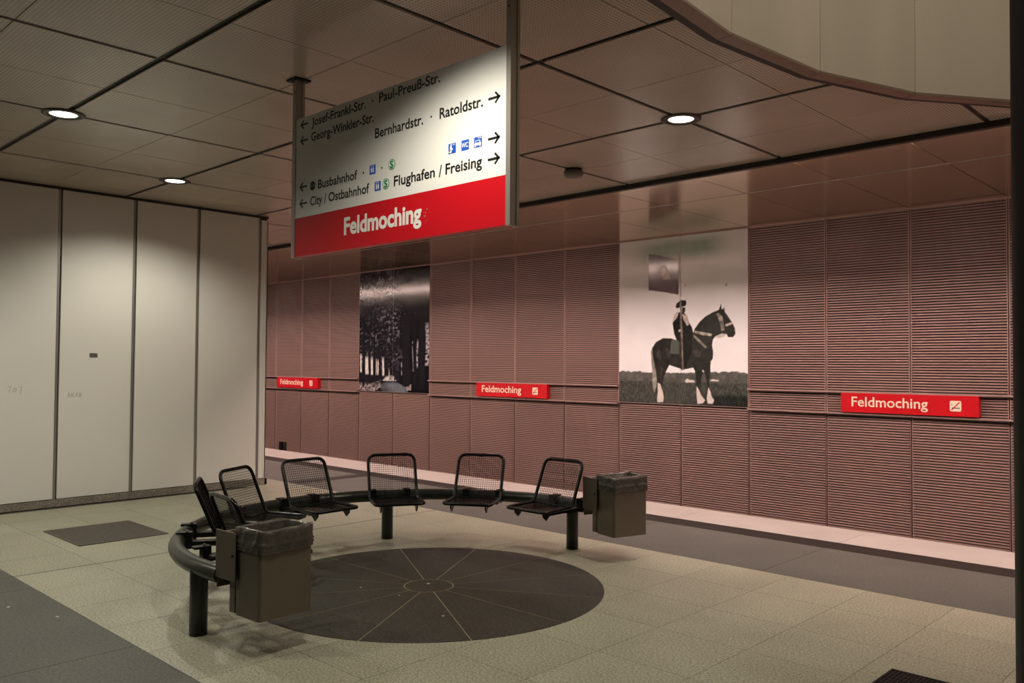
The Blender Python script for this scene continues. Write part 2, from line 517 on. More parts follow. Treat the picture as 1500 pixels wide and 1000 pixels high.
for i in range(n):
    j = (i + 1) % n
    b.prism(cw([GAP0[i], GAP0[j], GAP1[j], GAP1[i]]), -0.004, 0.09)
b.build('rim_channel', M['channel'], opening)
b = MB(); b.prism(cw(inset(OPEN, 0.05)), 2.6, 2.7)
b.build('upper_ceiling', M['white_wall'], opening)

# ------------------------------------------------------------------ ribbed wall across the track
b = MB(); b.box(XL, XR, YW + 0.03, YW + 0.3, -1.45, HC + 0.15)
wall_back = struct(b.build('wall_back', M['groove']), 'brown ribbed metal wall across the track')
PIT = 0.033
def ribbed(x0, x1, z0, z1):
    nrib = max(1, round((z1 - z0) / PIT)); p = (z1 - z0) / nrib
    b = MB()
    for i in range(nrib):          # slats standing proud of a black backing
        z = z0 + p * i
        prof = [(YW + 0.024, z + p * 0.36), (YW, z + p * 0.36), (YW, z + p * 0.92), (YW + 0.024, z + p)]
        b.add([(x, y, zz) for (y, zz) in prof for x in (x0, x1)], [(0, 1, 3, 2), (2, 3, 5, 4), (4, 5, 7, 6)])
    b.cur = 1
    b.box(x0, x1, YW + 0.024, YW + 0.029, z0, z1)
    return b.build('ribbed_panel', [M['rib'], M['groove']], wall_back)
P1 = (-7.98, -5.752); P2 = (-14.837, -12.53)
RZ1, RZ2 = 1.285, 1.012
for a, c in zip(JX[:-1], JX[1:]):
    ribbed(a + 0.014, c - 0.014, -1.3, RZ2 - 0.012)
    mid = (a + c) / 2
    if P1[0] < mid < P1[1] or P2[0] < mid < P2[1]: continue
    ribbed(a + 0.014, c - 0.014, RZ2 + 0.012, RZ1 - 0.012)
    ribbed(a + 0.014, c - 0.014, RZ1 + 0.012, HC - 0.01)
for x in JX:
    inside = (P1[0] + 0.1 < x < P1[1] - 0.1) or (P2[0] + 0.1 < x < P2[1] - 0.1)
    zt = RZ2 if inside else HC - 0.004
    b = MB()
    for q0, q1 in ((x - 0.016, x - 0.006), (x + 0.006, x + 0.016)):
        b.box(q0, q1, YW + 0.016, YW + 0.03, -1.3, RZ2)
        if zt > RZ2: b.box(q0, q1, YW - 0.008, YW + 0.03, RZ2, zt)
    b.build('joint_profile', M['rail'], wall_back)
for x0, x1 in ((XL, P2[0] - 0.0), (P2[1], P1[0]), (P1[1], XR)):
    for z in (RZ1, RZ2):
        b = MB(); b.box(x0, x1, YW - 0.062, YW + 0.02, z - 0.012, z + 0.012)
        b.build('wall_rail', M['rail'], wall_back)
b = MB(); b.box(XL, XR, YW - 0.012, YW + 0.02, HC - 0.014, HC - 0.001)
b.build('top_profile', M['rail'], wall_back)

# ------------------------------------------------------------------ white panel wall
YC = 5.86
b = MB(); b.box(-17.0, XW - 0.03, YN, YC - 0.004, 0.0, HC - 0.002)
wall_left = struct(b.build('wall_left', M['groove']), 'cream panel wall with grey vertical joints')
WJ = [3.29 - 0.825 * k for k in range(10, 0, -1)] + [3.29, 4.115, 4.90, 5.745]
for a, c in zip(WJ[:-1], WJ[1:]):
    b = MB(); b.box(XW - 0.03, XW, a + 0.022, c - 0.022, 0.085, HC - 0.03)
    bevel(b.build('wall_panel', M['white_wall'], wall_left), 0.003)
b = MB(); b.box(XW - 0.03, XW, 5.765, YC, 0.085, HC - 0.055); b.box(-17.0, XW, YC - 0.012, YC, 0.085, HC - 0.055)
b.build('corner_panel', M['white_wall'], wall_left)
for y in WJ:
    b = MB(); b.box(XW - 0.03, XW - 0.008, y - 0.019, y + 0.008, 0.075, HC - 0.03)
    b.build('joint_profile', M['alu'], wall_left)
b = MB(); b.box(XW - 0.03, XW + 0.004, YN, YC + 0.004, HC - 0.028, HC - 0.002)
b.build('top_profile', M['channel'], wall_left)
b = MB()
for k in range(13):
    b.box(XW - 0.03, XW + 0.018, max(YN, YC + 0.02 - 0.85 * (k + 1)) + 0.002, YC + 0.02 - 0.85 * k, 0.0, 0.078)
b.box(-17.0, XW + 0.018, YC - 0.01, YC + 0.02, 0.0, 0.078)
struct(b.build('baseboard_left', M['granite_base']), 'speckled granite skirting below the cream panel wall')
# small plate and pencilled scrawls on the panels
b = MB(); b.box(XW, XW + 0.004, 3.628, 3.712, 1.655, 1.70)
wp = tag(b.build('wall_plate', M['plate']), 'small dark label plate on a cream wall panel', 'plate')
def strokes(lines, y, z, s, name):
    b = MB()
    for ln in lines:
        for p, q in zip(ln[:-1], ln[1:]):
            P, Q = Vector((XW + 0.0012, y + p[0] * s, z + p[1] * s)), Vector((XW + 0.0012, y + q[0] * s, z + q[1] * s))
            b.tube([P, Q], 0.0022, 4, smooth=False)
    return b.build(name, M['pencil'], wall_left)
strokes([[(0, 0), (.3, 1), (.6, 0)], [(.15, .4), (.45, .4)], [(.9, 0), (.9, 1)], [(1.4, 1), (.92, .5), (1.4, 0)], [(1.7, 0), (2, 1), (2.3, 0)], [(1.85, .4), (2.15, .4)], [(2.6, 0), (2.6, 1), (3, .8), (2.65, .5), (3.05, .25), (2.6, 0)]], 3.40, 1.205, 0.05, 'scratched_writing')
strokes([[(0, 1), (.6, 1.1), (.3, 0)], [(.9, .2), (1.1, .8), (1.5, .6), (1.3, .1), (.9, .2)], [(1.8, .9), (2.3, 1), (2.1, -.3)]], 2.80, 1.27, 0.06, 'scratched_writing')

# ------------------------------------------------------------------ lettering
_txt = bpy.data.curves.new('txt', 'FONT')
_txo = bpy.data.objects.new('txt', _txt)
col.objects.link(_txo)
CAP = 0.682
def text_outline(s, bold=0.0):
    _txt.body = s; _txt.offset = bold; _txt.resolution_u = 3
    dg = bpy.context.evaluated_depsgraph_get(); dg.update()
    ev = _txo.evaluated_get(dg)
    me = ev.to_mesh()
    vs = [tuple(v.co) for v in me.vertices]; fs = [tuple(p.vertices) for p in me.polygons]
    ev.to_mesh_clear()
    return vs, fs
def letter(parent, s, x0, x1, zb, cap, y, m, bold=0.0, name='lettering'):
    """flat letters facing -Y, fitted between x0 and x1 on the baseline zb"""
    vs, fs = text_outline(s, bold)
    a, c = min(v[0] for v in vs), max(v[0] for v in vs)
    kx, kz = (x1 - x0) / (c - a), cap / CAP
    b = MB(); b.add([(x0 + (v[0] - a) * kx, y, zb + v[1] * kz) for v in vs], fs)
    return b.build(name, m, parent)
def disc_y(b, x, z, r, y0, y1, n=24): b.prism([(x + r * math.cos(2 * PI * i / n), z + r * math.sin(2 * PI * i / n)) for i in range(n)], y0, y1, 'y')

# ------------------------------------------------------------------ hanging direction sign
YS = 3.116
sign = thing('hanging_sign', 'large hanging direction sign, white over a red station name band', 'sign', (0, 0, 0))
F = YS - 0.0015
b = MB(); b.box(-5.032, -3.032, YS, YS + 0.055, 2.584, 3.262); b.build('white_board', M['sign_white'], sign)
b = MB(); b.box(-5.032, -3.032, YS, YS + 0.055, 2.322, 2.583); rb = b.build('red_board', M['sign_red'], sign)
for x0, x1 in ((-5.074, -5.034), (-3.030, -2.998)):
    b = MB(); b.box(x0, x1, YS - 0.004, YS + 0.012, 2.318, HC); b.box(x0 + 0.004, x1 - 0.004, YS + 0.012, YS + 0.046, 2.318, HC); b.box(x0, x1, YS + 0.046, YS + 0.066, 2.318, HC)
    p = b.build('post', M['sign_metal'], sign)
    b = MB(); b.box(x0 - 0.045, x1 + 0.035, YS - 0.03, YS + 0.09, HC - 0.012, HC + 0.002)
    b.build('ceiling_plate', M['black'], p)
    b = MB(); disc_y(b, (x0 + x1) / 2, 3.46, 0.005, YS - 0.006, YS - 0.003, 8); b.build('screw', M['black'], p)
LINES = [("Josef-Frankl-Str.", -4.842, -4.244, 3.182, .056), ("Paul-Preuß-Str.", -4.11, -3.551, 3.187, .056), ("Georg-Winkler-Str.", -4.846, -4.162, 3.081, .056),
         ("Bernhardstr.", -4.147, -3.695, 2.975, .058), ("Ratoldstr.", -3.553, -3.205, 2.977, .058), ("Busbahnhof", -4.758, -4.324, 2.752, .056),
         ("City", -4.848, -4.706, 2.650, .057), ("/", -4.685, -4.66, 2.645, .062), ("Ostbahnhof", -4.635, -4.199, 2.650, .057), ("Flughafen", -3.958, -3.589, 2.655, .058), ("/", -3.555, -3.53, 2.65, .062), ("Freising", -3.499, -3.209, 2.655, .058)]
for s, x0, x1, z, c in LINES: letter(sign, s, x0, x1, z, c, F, M['ink'], 0.017)
letter(sign, "Feldmoching", -4.459, -3.702, 2.417, .103, F, M['paper'], 0.034)
for x, z in ((-4.177, 3.211), (-3.625, 3.004), (-4.262, 2.781), (-4.076, 2.783)):
    b = MB(); disc_y(b, x, z, 0.0062, F, YS, 12); b.build('separator_dot', M['ink'], sign)
def arrow(x, z, s, w=0.0055):
    """x, z the tip; s = -1 points left, 1 points right"""
    b = MB()
    L, h = 0.088, 0.032
    b.box(x, x - s * L, F, YS, z - w, z + w)
    for u in (-1, 1):
        p = [(x, z), (x - s * h, z + u * h), (x - s * (h + .010), z + u * (h - .006)), (x - s * 0.016, z)]
        b.prism(p if (s * u) > 0 else p[::-1], F, YS, 'y')
    b.build('arrow', M['ink'], sign)
for z in (3.213, 3.104, 2.790, 2.677): arrow(-4.978, z, -1)
for z in (3.004, 2.790, 2.681): arrow(-3.076, z, 1, 0.0065)
F2 = F - 0.0012
def picto(x0, x1, z0, z1, m=None):
    b = MB(); b.box(x0, x1, F, YS, z0, z1); return b.build('pictogram', m or M['blue'], sign)
def person(b, x, z, h):
    disc_y(b, x, z + h * .9, h * .1, F2, F, 10)
    b.prism([(x - h * .16, z + h * .78), (x - h * .16, z + h * .38), (x - h * .1, z), (x + h * .1, z), (x + h * .16, z + h * .38), (x + h * .16, z + h * .78)], F2, F, 'y')
for x0, z0 in ((-4.197, 2.759), (-4.144, 2.650)):      # lift pictogram
    p = picto(x0, x0 + .058, z0, z0 + .056)
    b = MB(); person(b, x0 + .019, z0 + .008, .034); person(b, x0 + .037, z0 + .008, .034)
    b.box(x0 + .012, x0 + .044, F2, F, z0 + .047, z0 + .050); b.build('figures', M['paper'], p)
p = picto(-3.371, -3.312, 2.764, 2.820); letter(p, "WC", -3.367, -3.316, 2.779, .026, F2, M['paper'], 0.02)
p = picto(-3.476, -3.416, 2.764, 2.820)
b = MB(); disc_y(b, -3.458, 2.776, .010, F2, F); b.prism([(-3.474, 2.768), (-3.462, 2.790), (-3.460, 2.808), (-3.450, 2.812), (-3.448, 2.796), (-3.440, 2.790), (-3.440, 2.782), (-3.452, 2.784)][::-1], F2, F, 'y')
disc_y(b, -3.453, 2.814, .0045, F2, F, 10); b.build('figures', M['paper'], p)
letter(p, "WC", -3.438, -3.419, 2.806, .010, F2, M['paper'], 0.02)
p = picto(-3.271, -3.211, 2.763, 2.819)
b = MB(); b.box(-3.266, -3.216, F2, F, 2.772, 2.786); b.prism([(-3.262, 2.786), (-3.220, 2.786), (-3.226, 2.801), (-3.256, 2.801)], F2, F, 'y')
b.box(-3.264, -3.255, F2, F, 2.766, 2.772); b.box(-3.227, -3.218, F2, F, 2.766, 2.772); q = b.build('car', M['paper'], p)
letter(p, "P+R", -3.238, -3.213, 2.807, .009, F2, M['paper'], 0.02)
b = MB(); b.prism([(-3.257, 2.788), (-3.225, 2.788), (-3.230, 2.798), (-3.252, 2.798)], F2 - .0006, F2, 'y'); b.build('windscreen', M['blue'], p)
for x, z in ((-3.98, 2.789), (-4.034, 2.680)):          # suburban rail roundel
    b = MB(); disc_y(b, x, z, .0325, F, YS); p = b.build('pictogram', M['green'], sign)
    b = MB(); disc_y(b, x, z, .0275, F - .0006, F); b.build('roundel_field', M['sign_white'], p)
    letter(p, "S", x - .0165, x + .0165, z - .0215, .042, F - .0012, M['green'], 0.045)
b = MB(); disc_y(b, -4.823, 2.780, .031, F, YS); p = b.build('pictogram', M['ink'], sign)
letter(p, "BUS", -4.848, -4.798, 2.7705, .019, F2, M['grey_ink'], 0.0)
b = MB()
for x, z, r in ((-3.655, 2.482, .004), (-3.668, 2.462, .003), (-3.672, 2.443, .005), (-3.664, 2.415, .003)): disc_y(b, x, z, r, F, YS, 8)
b.build('scratch_mark', M['grey_ink'], rb)

# ------------------------------------------------------------------ station name signs on the wall rails
def name_sign(x0, x1, label):
    t = thing('station_sign', label, 'sign', ((x0 + x1) / 2, YW - 0.06, 1.02), group='red station name signs on the wall rails')
    w = (x1 - x0) / 2
    b = MB(); b.box(-w, w, -0.03, 0.055, 0.012, 0.253); b.build('board', M['sign_red'], t)
    letter(t, "Feldmoching", -w + 0.085 * 2 * w, -w + 0.656 * 2 * w, 0.088, 0.118, -0.0315, M['cream'], 0.012)
    cx, cz, s = -w + 0.846 * 2 * w, 0.133, 0.062
    pts = fillet([(cx - s, cz - s, 0), (cx + s, cz - s, 0), (cx + s, cz + s, 0), (cx - s, cz + s, 0)], 0.02, 4, True)
    b = MB(); b.prism([(p.x, p.y) for p in pts], -0.0315, -0.03, 'y'); p = b.build('pictogram', M['cream'], t)
    b = MB(); b.box(cx - .042, cx + .045, -0.033, -0.0315, cz - .028, cz - .018); b.build('cigarette', M['ink'], p)
    b = MB(); b.prism([(cx - .050, cz - .046), (cx - .040, cz - .052), (cx + .050, cz + .046), (cx + .040, cz + .052)], -0.0345, -0.033, 'y'); b.build('red_bar', M['sign_red'], p)
    b = MB(); b.prism([(cx - .045, cz + .005), (cx - .030, cz + .012), (cx - .045, cz + .030)], -0.033, -0.0315, 'y'); b.build('smoke_mark', M['grey_ink'], p)
name_sign(-4.425, -2.832, 'red station name sign on rails between rider poster and black column')
name_sign(-11.135, -9.425, 'red station name sign on rails between forest poster and rider poster')
name_sign(-17.985, -16.28, 'red station name sign on rails above the dark trackside box')

# ------------------------------------------------------------------ posters
def vnoise(h, w, cell, rng, oct=3):
    out = np.zeros((h, w)); amp = 1.0; tot = 0
    for _ in range(oct):
        gh, gw = int(h / cell) + 3, int(w / cell) + 3
        g = rng.random((gh, gw))
        yy, xx = np.arange(h) / cell, np.arange(w) / cell
        y0, x0 = yy.astype(int), xx.astype(int)
        fy, fx = (yy - y0)[:, None], (xx - x0)[None, :]
        fy, fx = fy * fy * (3 - 2 * fy), fx * fx * (3 - 2 * fx)
        a = g[y0][:, x0] * (1 - fx) + g[y0][:, x0 + 1] * fx
        c = g[y0 + 1][:, x0] * (1 - fx) + g[y0 + 1][:, x0 + 1] * fx
        out += amp * (a * (1 - fy) + c * fy); tot += amp
        amp *= 0.55; cell = max(1.0, cell / 2.1)
    return out / tot
def pip(poly, U, V):
    ins = np.zeros(U.shape, bool); n = len(poly)
    for i in range(n):
        (x1, y1), (x2, y2) = poly[i], poly[(i + 1) % n]
        if y1 == y2: continue
        c = ((y1 > V) != (y2 > V)) & (U < (x2 - x1) * (V - y1) / (y2 - y1) + x1)
        ins ^= c
    return ins
def cover(poly, U, V, du, dv):
    """soft coverage from four shifted samples"""
    return sum(pip(poly, U + a * du, V + c * dv).astype(float) for a in (-.25, .25) for c in (-.25, .25)) / 4
def poster(name, label, x0, x1, z0, z1, img):
    H, W = img.shape[:2]
    t = thing(name, label, 'poster', ((x0 + x1) / 2, YW, z0))
    half = W // 2
    wtot = x1 - x0
    b = MB(); b.box(-wtot / 2, wtot / 2, -0.012, 0.028, 0, z1 - z0); b.build('backing_board', M['alu'], t)
    for k, (c0, c1) in enumerate(((0, half), (half, W - 1))):
        ww = c1 - c0 + 1
        us = (np.arange(c0, c1 + 1) / (W - 1) - 0.5) * wtot
        if k == 0: us[-1] -= 0.003
        else: us[0] += 0.003
        vs = np.arange(H) / (H - 1) * (z1 - z0)
        co = np.zeros((H, ww, 3)); co[..., 0] = us[None, :]; co[..., 1] = -0.016; co[..., 2] = vs[:, None]
        idx = np.arange(H * ww).reshape(H, ww)
        q = np.stack([idx[:-1, :-1], idx[:-1, 1:], idx[1:, 1:], idx[1:, :-1]], -1).reshape(-1, 4)
        me = bpy.data.meshes.new('print_panel')
        me.from_pydata(co.reshape(-1, 3).tolist(), [], q.tolist())
        at = me.color_attributes.new('print', 'FLOAT_COLOR', 'POINT')
        rgba = np.ones((H * ww, 4), np.float32); rgba[:, :3] = img[:, c0:c1 + 1].reshape(-1, 3)
        at.data.foreach_set('color', rgba.ravel())
        me.materials.append(M['print'])
        place('print_panel', me, t)
    b = MB()
    for x in (-wtot / 2 - 0.008, wtot / 2): b.box(x, x + 0.008, -0.02, 0.028, 0, z1 - z0)
    b.box(-wtot / 2, wtot / 2, -0.02, 0.028, -0.008, 0.0)
    b.build('frame', M['rail'], t)
    return t
POLY = {
 'horse':[(810,586),(816,551),(834,564),(836,539),(856,517),(891,474),(910,440),(913,409),(895,391),(860,393),(849,411),(816,398),(794,405),(768,397),(751,380),(745,348),(754,306),(750,271),(736,254),(733,222),(732,187),(724,145),(724,110),(739,68),(759,33),(745,12),(714,14),(706,46),(712,88),(705,130),(695,172),(682,201),(673,206),(677,186),(665,158),(659,115),(664,73),(691,31),(677,13),(641,9),(630,37),(631,79),(630,122),(622,172),(616,200),(603,218),(557,210),(524,206),(481,217),(442,226),(418,233),(395,198),(374,161),(364,117),(374,44),(369,15),(325,6),(320,35),(325,80),(319,131),(312,183),(299,234),(284,286),(282,338),(309,371),(368,395),(432,392),(476,380),(603,418),(613,443),(650,484),(695,515),(750,538),(794,550)],
 'tail':[(284,346),(269,316),(272,257),(279,197),(282,123),(297,64),(313,101),(324,168),(304,234),(286,286)],
 'sock1':[(324,127),(346,117),(366,73),(374,37),(369,11),(325,7),(321,35),(327,72)],
 'sock2':[(630,108),(645,94),(664,59),(693,30),(677,12),(638,7),(629,58)],
 'sock3':[(718,106),(732,82),(741,54),(760,32),(750,12),(714,13),(706,42)],
 'hat':[(467,580),(475,600),(509,617),(547,616),(553,595),(543,581),(509,577),(476,569)],
 'face':[(501,575),(523,576),(523,546),(504,550)],
 'beard':[(521,578),(545,570),(540,545),(514,541)],
 'body':[(475,547),(451,512),(443,483),(456,417),(476,379),(499,373),(509,286),(495,228),(514,201),(533,205),(540,214),(580,286),(594,328),(605,421),(594,457),(570,487),(556,523),(533,543)],
 'lapel':[(518,535),(552,525),(572,472),(556,464),(530,501)],
 'shoulder':[(456,533),(482,547),(488,536),(475,511),(447,488)],
 'hand':[(490,442),(511,445),(513,434),(494,429)],
 'cloth':[(435,381),(495,381),(495,297),(422,301)],
 'belt':[(613,435),(659,427),(745,413),(741,401),(677,407),(617,422)],
 'rein':[(601,414),(622,403),(666,370),(706,338),(700,330),(654,360),(613,393)],
 'girth':[(594,414),(603,386),(594,336),(577,314),(569,318),(587,350),(590,386)],
 'nose':[(840,465),(889,478),(894,467),(847,453)],
 'cheek':[(775,530),(794,533),(821,508),(837,434),(814,428),(803,473)],
 'bit':[(759,396),(816,414),(843,411),(838,397),(794,388)],
 'bush':[(120,172),(264,178),(432,184),(603,193),(750,201),(873,205),(1002,205),(1002,149),(604,136),(120,120)],
 'house1':[(540,142),(557,153),(576,146),(613,143),(615,132),(547,130)],
 'house2':[(734,148),(750,153),(794,147),(794,142),(736,141)],
 'hi1':[(324,330),(349,316),(356,279),(339,257),(314,286)],
 'hi2':[(603,314),(631,328),(663,307),(659,278),(622,278)],
 'hi3':[(383,337),(398,301),(418,271),(432,286),(413,330)],
 'hi4':[(349,227),(369,213),(359,168),(339,153)],
 'flag':[(248,910),(338,897),(492,856),(492,651),(386,670),(249,690)],
 'pole1':[(487,954),(503,953),(514,638),(503,639)],
 'pole2':[(501,619),(512,619),(531,205),(518,203)],
 'ring':[(338,825),(378,837),(401,815),(402,768),(378,749),(346,765),(331,796)],
 'ringi':[(351,815),(373,823),(387,808),(387,775),(370,764),(354,777)],
 'lion':[(367,770),(386,789),(409,803),(420,779),(425,743),(373,748)],
}
def rider_image():
    rng = np.random.default_rng(3)
    H, W = 252, 224
    v, u = np.meshgrid(np.linspace(0, 1000, H), np.linspace(0, 1000, W), indexing='ij')
    du, dv = 1000 / W, 1000 / H
    n1, n2 = vnoise(H, W, 40, rng), vnoise(H, W, 6, rng)
    sky = np.array([.92, .955, .97])[None, None] * (0.94 + 0.10 * n1[..., None])
    gr = np.clip((v - 835) / 70, 0, 1) * np.clip((1010 - v) / 60, 0.35, 1) * np.exp(-((u - 500) / 330) ** 4) * (0.65 + 0.7 * (n1 - .3))
    sky = sky * (1 - gr[..., None]) + np.array([.20, .36, .26]) * gr[..., None]
    img = sky
    def put(key, c, noise=0.0, soft=1.0):
        nonlocal img
        a = cover(POLY[key], u, v, du, dv)[..., None] * soft
        cc = np.array(c)[None, None] * (1 + noise * (n2[..., None] - .5) * 2)
        img = img * (1 - a) + cc * a
    hz = 195 + 40 * (u / 1000 - .5) * 0 + 14 * (vnoise(1, W, 12, rng) - .5) * 2
    ground = np.clip((hz - v) / 5, 0, 1)[..., None]
    grass = vnoise(H, W, 3, rng)[..., None]
    streak = rng.random((H, W)); streak = (streak + np.roll(streak, 1, 0) + np.roll(streak, 2, 0) + np.roll(streak, 3, 0)) / 4
    gcol = np.array([.055, .062, .055]) * (0.35 + 2.2 * np.clip(streak[..., None] - .25, 0, 1) * (0.5 + grass))
    dark = np.clip((u - 600) / 150, 0, 1) * np.clip((75 - v) / 25, 0, 1)
    gcol = gcol * (1 - 0.75 * dark[..., None])
    bush = np.clip((v - 128) / 10, 0, 1)[..., None]
    gcol = gcol * (1 - bush) + np.array([.10, .105, .095]) * (0.4 + 1.1 * n2[..., None]) * bush
    img = img * (1 - ground) + gcol * ground
    put('house1', (.7, .68, .62)); put('house2', (.7, .68, .62))
    put('tail', (.30, .30, .27), 0.6)
    put('horse', (.020, .021, .019), 0.4)
    for k in ('hi1', 'hi2', 'hi3', 'hi4'): put(k, (.075, .075, .07), 0.5, 0.4)
    for k in ('sock1', 'sock2', 'sock3'): put(k, (.72, .68, .64), 0.15)
    put('cloth', (.085, .105, .092), 0.1); put('girth', (.10, .12, .11))
    put('belt', (.38, .36, .31), 0.9); put('rein', (.20, .20, .17), 0.9)
    put('nose', (.60, .57, .52), 0.3); put('cheek', (.26, .25, .22), 1.0); put('bit', (.66, .63, .58), 0.4)
    put('body', (.014, .013, .013), 0.5); put('lapel', (.52, .48, .44), 0.5); put('shoulder', (.58, .54, .50), 0.5)
    put('face', (.62, .55, .50), 0.2); put('beard', (.03, .026, .024)); put('hat', (.018, .016, .016)); put('hand', (.6, .55, .5))
    put('flag', (.055, .038, .040), 0.35)
    put('ring', (.33, .28, .24), 0.3); put('ringi', (.075, .055, .052), 0.2); put('lion', (.42, .38, .33), 0.5)
    put('pole1', (.50, .46, .42), 0.4); put('pole2', (.17, .15, .13), 0.9)
    for x, y, r in ((490, 760, 5), (545, 705, 6), (848, 690, 9)):
        a = (np.hypot(u - x, (v - y)) < r)[..., None] * 0.55
        img = img * (1 - a) + np.array([.25, .14, .09]) * a
    return np.clip(img, 0, 1)
def forest_image():
    rng = np.random.default_rng(11)
    H, W = 240, 150
    v, u = np.meshgrid(np.linspace(0, 1000, H), np.linspace(0, 1000, W), indexing='ij')
    n1, n2, n3 = vnoise(H, W, 18, rng), vnoise(H, W, 3.2, rng, 2), vnoise(H, W, 60, rng)
    # u runs left to right, v from the ground up
    leaf = np.clip((n2 - .54) * 4, 0, 1) * np.clip(1.5 - np.abs(u - 300) / 420, 0.12, 1) * np.clip((v - 120) / 200, 0, 1) * np.clip((n1 - .3) * 3, 0.1, 1)
    img = np.array([.013, .013, .018])[None, None] + np.array([.23, .22, .25]) * leaf[..., None] * 0.9
    img = img * np.where((u > 600)[..., None], 0.45, 1.0)
    def blend(a, c):
        nonlocal img
        a = np.clip(a, 0, 1)[..., None]; img = img * (1 - a) + np.array(c) * a
    def bar(x0, x1, y0, y1, soft=8.0):
        wob = 6 * np.sin(v / 70.0 + x0)
        return np.clip((u - x0 - wob) / soft, 0, 1) * np.clip((x1 + wob - u) / soft, 0, 1) * np.clip((v - y0) / 15, 0, 1) * np.clip((y1 - v) / 40, 0, 1)
    # light sky between the trunks, right hand gaps
    for x0, x1, y0, y1 in ((95, 150, 135, 300), (175, 215, 130, 290), (250, 295, 130, 275), (345, 378, 125, 290), (20, 50, 150, 320), (440, 455, 120, 200)): blend(bar(x0, x1, y0, y1) * (0.55 + .7 * n2), (.80, .77, .72))
    for x0, x1, y0, y1 in ((615, 632, 130, 270), (772, 790, 160, 420), (830, 858, 190, 430), (945, 995, 210, 560)): blend(bar(x0, x1, y0, y1) * np.clip(n2 * 2.4 - .6, 0, 1), (.45, .44, .50))
    # path, verges
    blend(pip([(395, 128), (470, 138), (530, 130), (555, 92), (360, 90)], u, v) * np.clip(n2 * 2 - .4, 0, 1) * np.clip((140 - v) / 25, 0, 1), (.66, .64, .60))
    blend(pip([(0, 10), (0, 75), (200, 70), (340, 100), (330, 40), (250, 0), (60, 0)], u, v) * np.clip(n2 * 2.2 - .55, 0, 1) * np.clip((75 - v) / 30, 0.2, 1), (.42, .38, .38))
    blend(pip([(300, 50), (400, 84), (545, 84), (690, 45), (720, 0), (360, 0)], u, v) * np.clip(n1 * 1.6 - .1, 0, .8) * np.clip((88 - v) / 25, 0.1, 1), (.17, .21, .235))
    blend(pip([(690, 40), (760, 70), (760, 20), (700, 15)], u, v) * n2 * 1.3, (.5, .46, .46))
    # trunks
    for x0, x1, y0, y1 in ((55, 95, 20, 1000), (150, 178, 60, 1000), (215, 245, 90, 560), (262, 280, 110, 480), (300, 325, 115, 420), (640, 745, 40, 640), (790, 830, 40, 600), (860, 940, 20, 640), (395, 410, 140, 330), (520, 545, 85, 170)): blend(bar(x0, x1, y0, y1, 6), (.012, .012, .014))
    return np.clip(img, 0, 1)
poster('rider_poster', 'tall poster of a rider with flag on a dark horse in a meadow', P1[0] + 0.008, P1[1] - 0.008, 1.03, HC - 0.016, rider_image())
poster('forest_poster', 'tall dark poster of a forest path between tree trunks', P2[0] + 0.008, P2[1] - 0.008, 1.03, HC - 0.016, forest_image())

# ------------------------------------------------------------------ ring bench
BX, BY, BR, BZ, TR = -4.73, 4.05, 1.69, 0.395, 0.052
bench = thing('ring_bench', 'half-ring bench of dark green tube carrying seven black wire-mesh seats', 'bench', (BX, BY, 0))
b = MB(); A0, A1 = R(83.6), R(276.2)
b.tube([(BR * math.cos(A0 + (A1 - A0) * i / 90), BR * math.sin(A0 + (A1 - A0) * i / 90), BZ) for i in range(91)], TR, 20)
b.build('ring_tube', M['bench'], bench)
b = MB(); b.lathe([(0.0, 0.0), (0.052, 0.0), (0.052, BZ)], 24); post_me = b.mesh('post', M['bench'])
for a in (90.5, 151.5, 267.5):
    p = place('post', post_me, bench, (BR * math.cos(R(a)), BR * math.sin(R(a)), 0))
# one seat; local x along the ring, local y outward, origin under the ring tube
SW, SF, SB, ST, ZS, ZT = 0.212, -0.610, -0.250, -0.095, 0.410, 0.775
b = MB()
loop = fillet([(-SW, SF, ZS - 0.006), (SW, SF, ZS - 0.006), (SW, SB, ZS), (SW, ST, ZT), (-SW, ST, ZT), (-SW, SB, ZS)], [0.05, 0.05, 0.055, 0.075, 0.075, 0.055], 6, True)
b.tube(loop, 0.0140, 8, True)
b.tube([(-SW, SB - 0.004, ZS), (SW, SB - 0.004, ZS)], 0.007, 6)
seat_me = b.mesh('seat', M['seat'])
def wires(p00, px, py, nx, ny, r, cut):
    """grid of round wires over the parallelogram p00 + s*px + t*py, corners at the far end cut for the rounded frame"""
    b = MB(); p00, px, py = Vector(p00), Vector(px), Vector(py)
    for i in range(1, nx):
        s = i / nx; e = 1 - cut * max(0, (abs(s - .5) - .40) / .10) ** 2
        b.tube([p00 + px * s, p00 + px * s + py * e], r, 4, caps=False, smooth=False)
    for j in range(1, ny):
        t = j / ny; e = 0.0 if t < .86 else cut * ((t - .86) / .14) ** 2 * 0.9
        b.tube([p00 + px * e + py * t, p00 + px * (1 - e) + py * t], r, 4, caps=False, smooth=False)
    return b
back_me = wires((-SW, SB, ZS + .006), (2 * SW, 0, 0), (0, ST - SB, ZT - ZS - .006), 22, 20, 0.0017, 0.12).mesh('backrest_mesh', M['seat'])
pan_me = wires((-SW, SB, ZS - .002), (2 * SW, 0, 0), (0, SF - SB, -.006), 22, 18, 0.0021, 0.10).mesh('seat_mesh', M['seat'])
brk = []
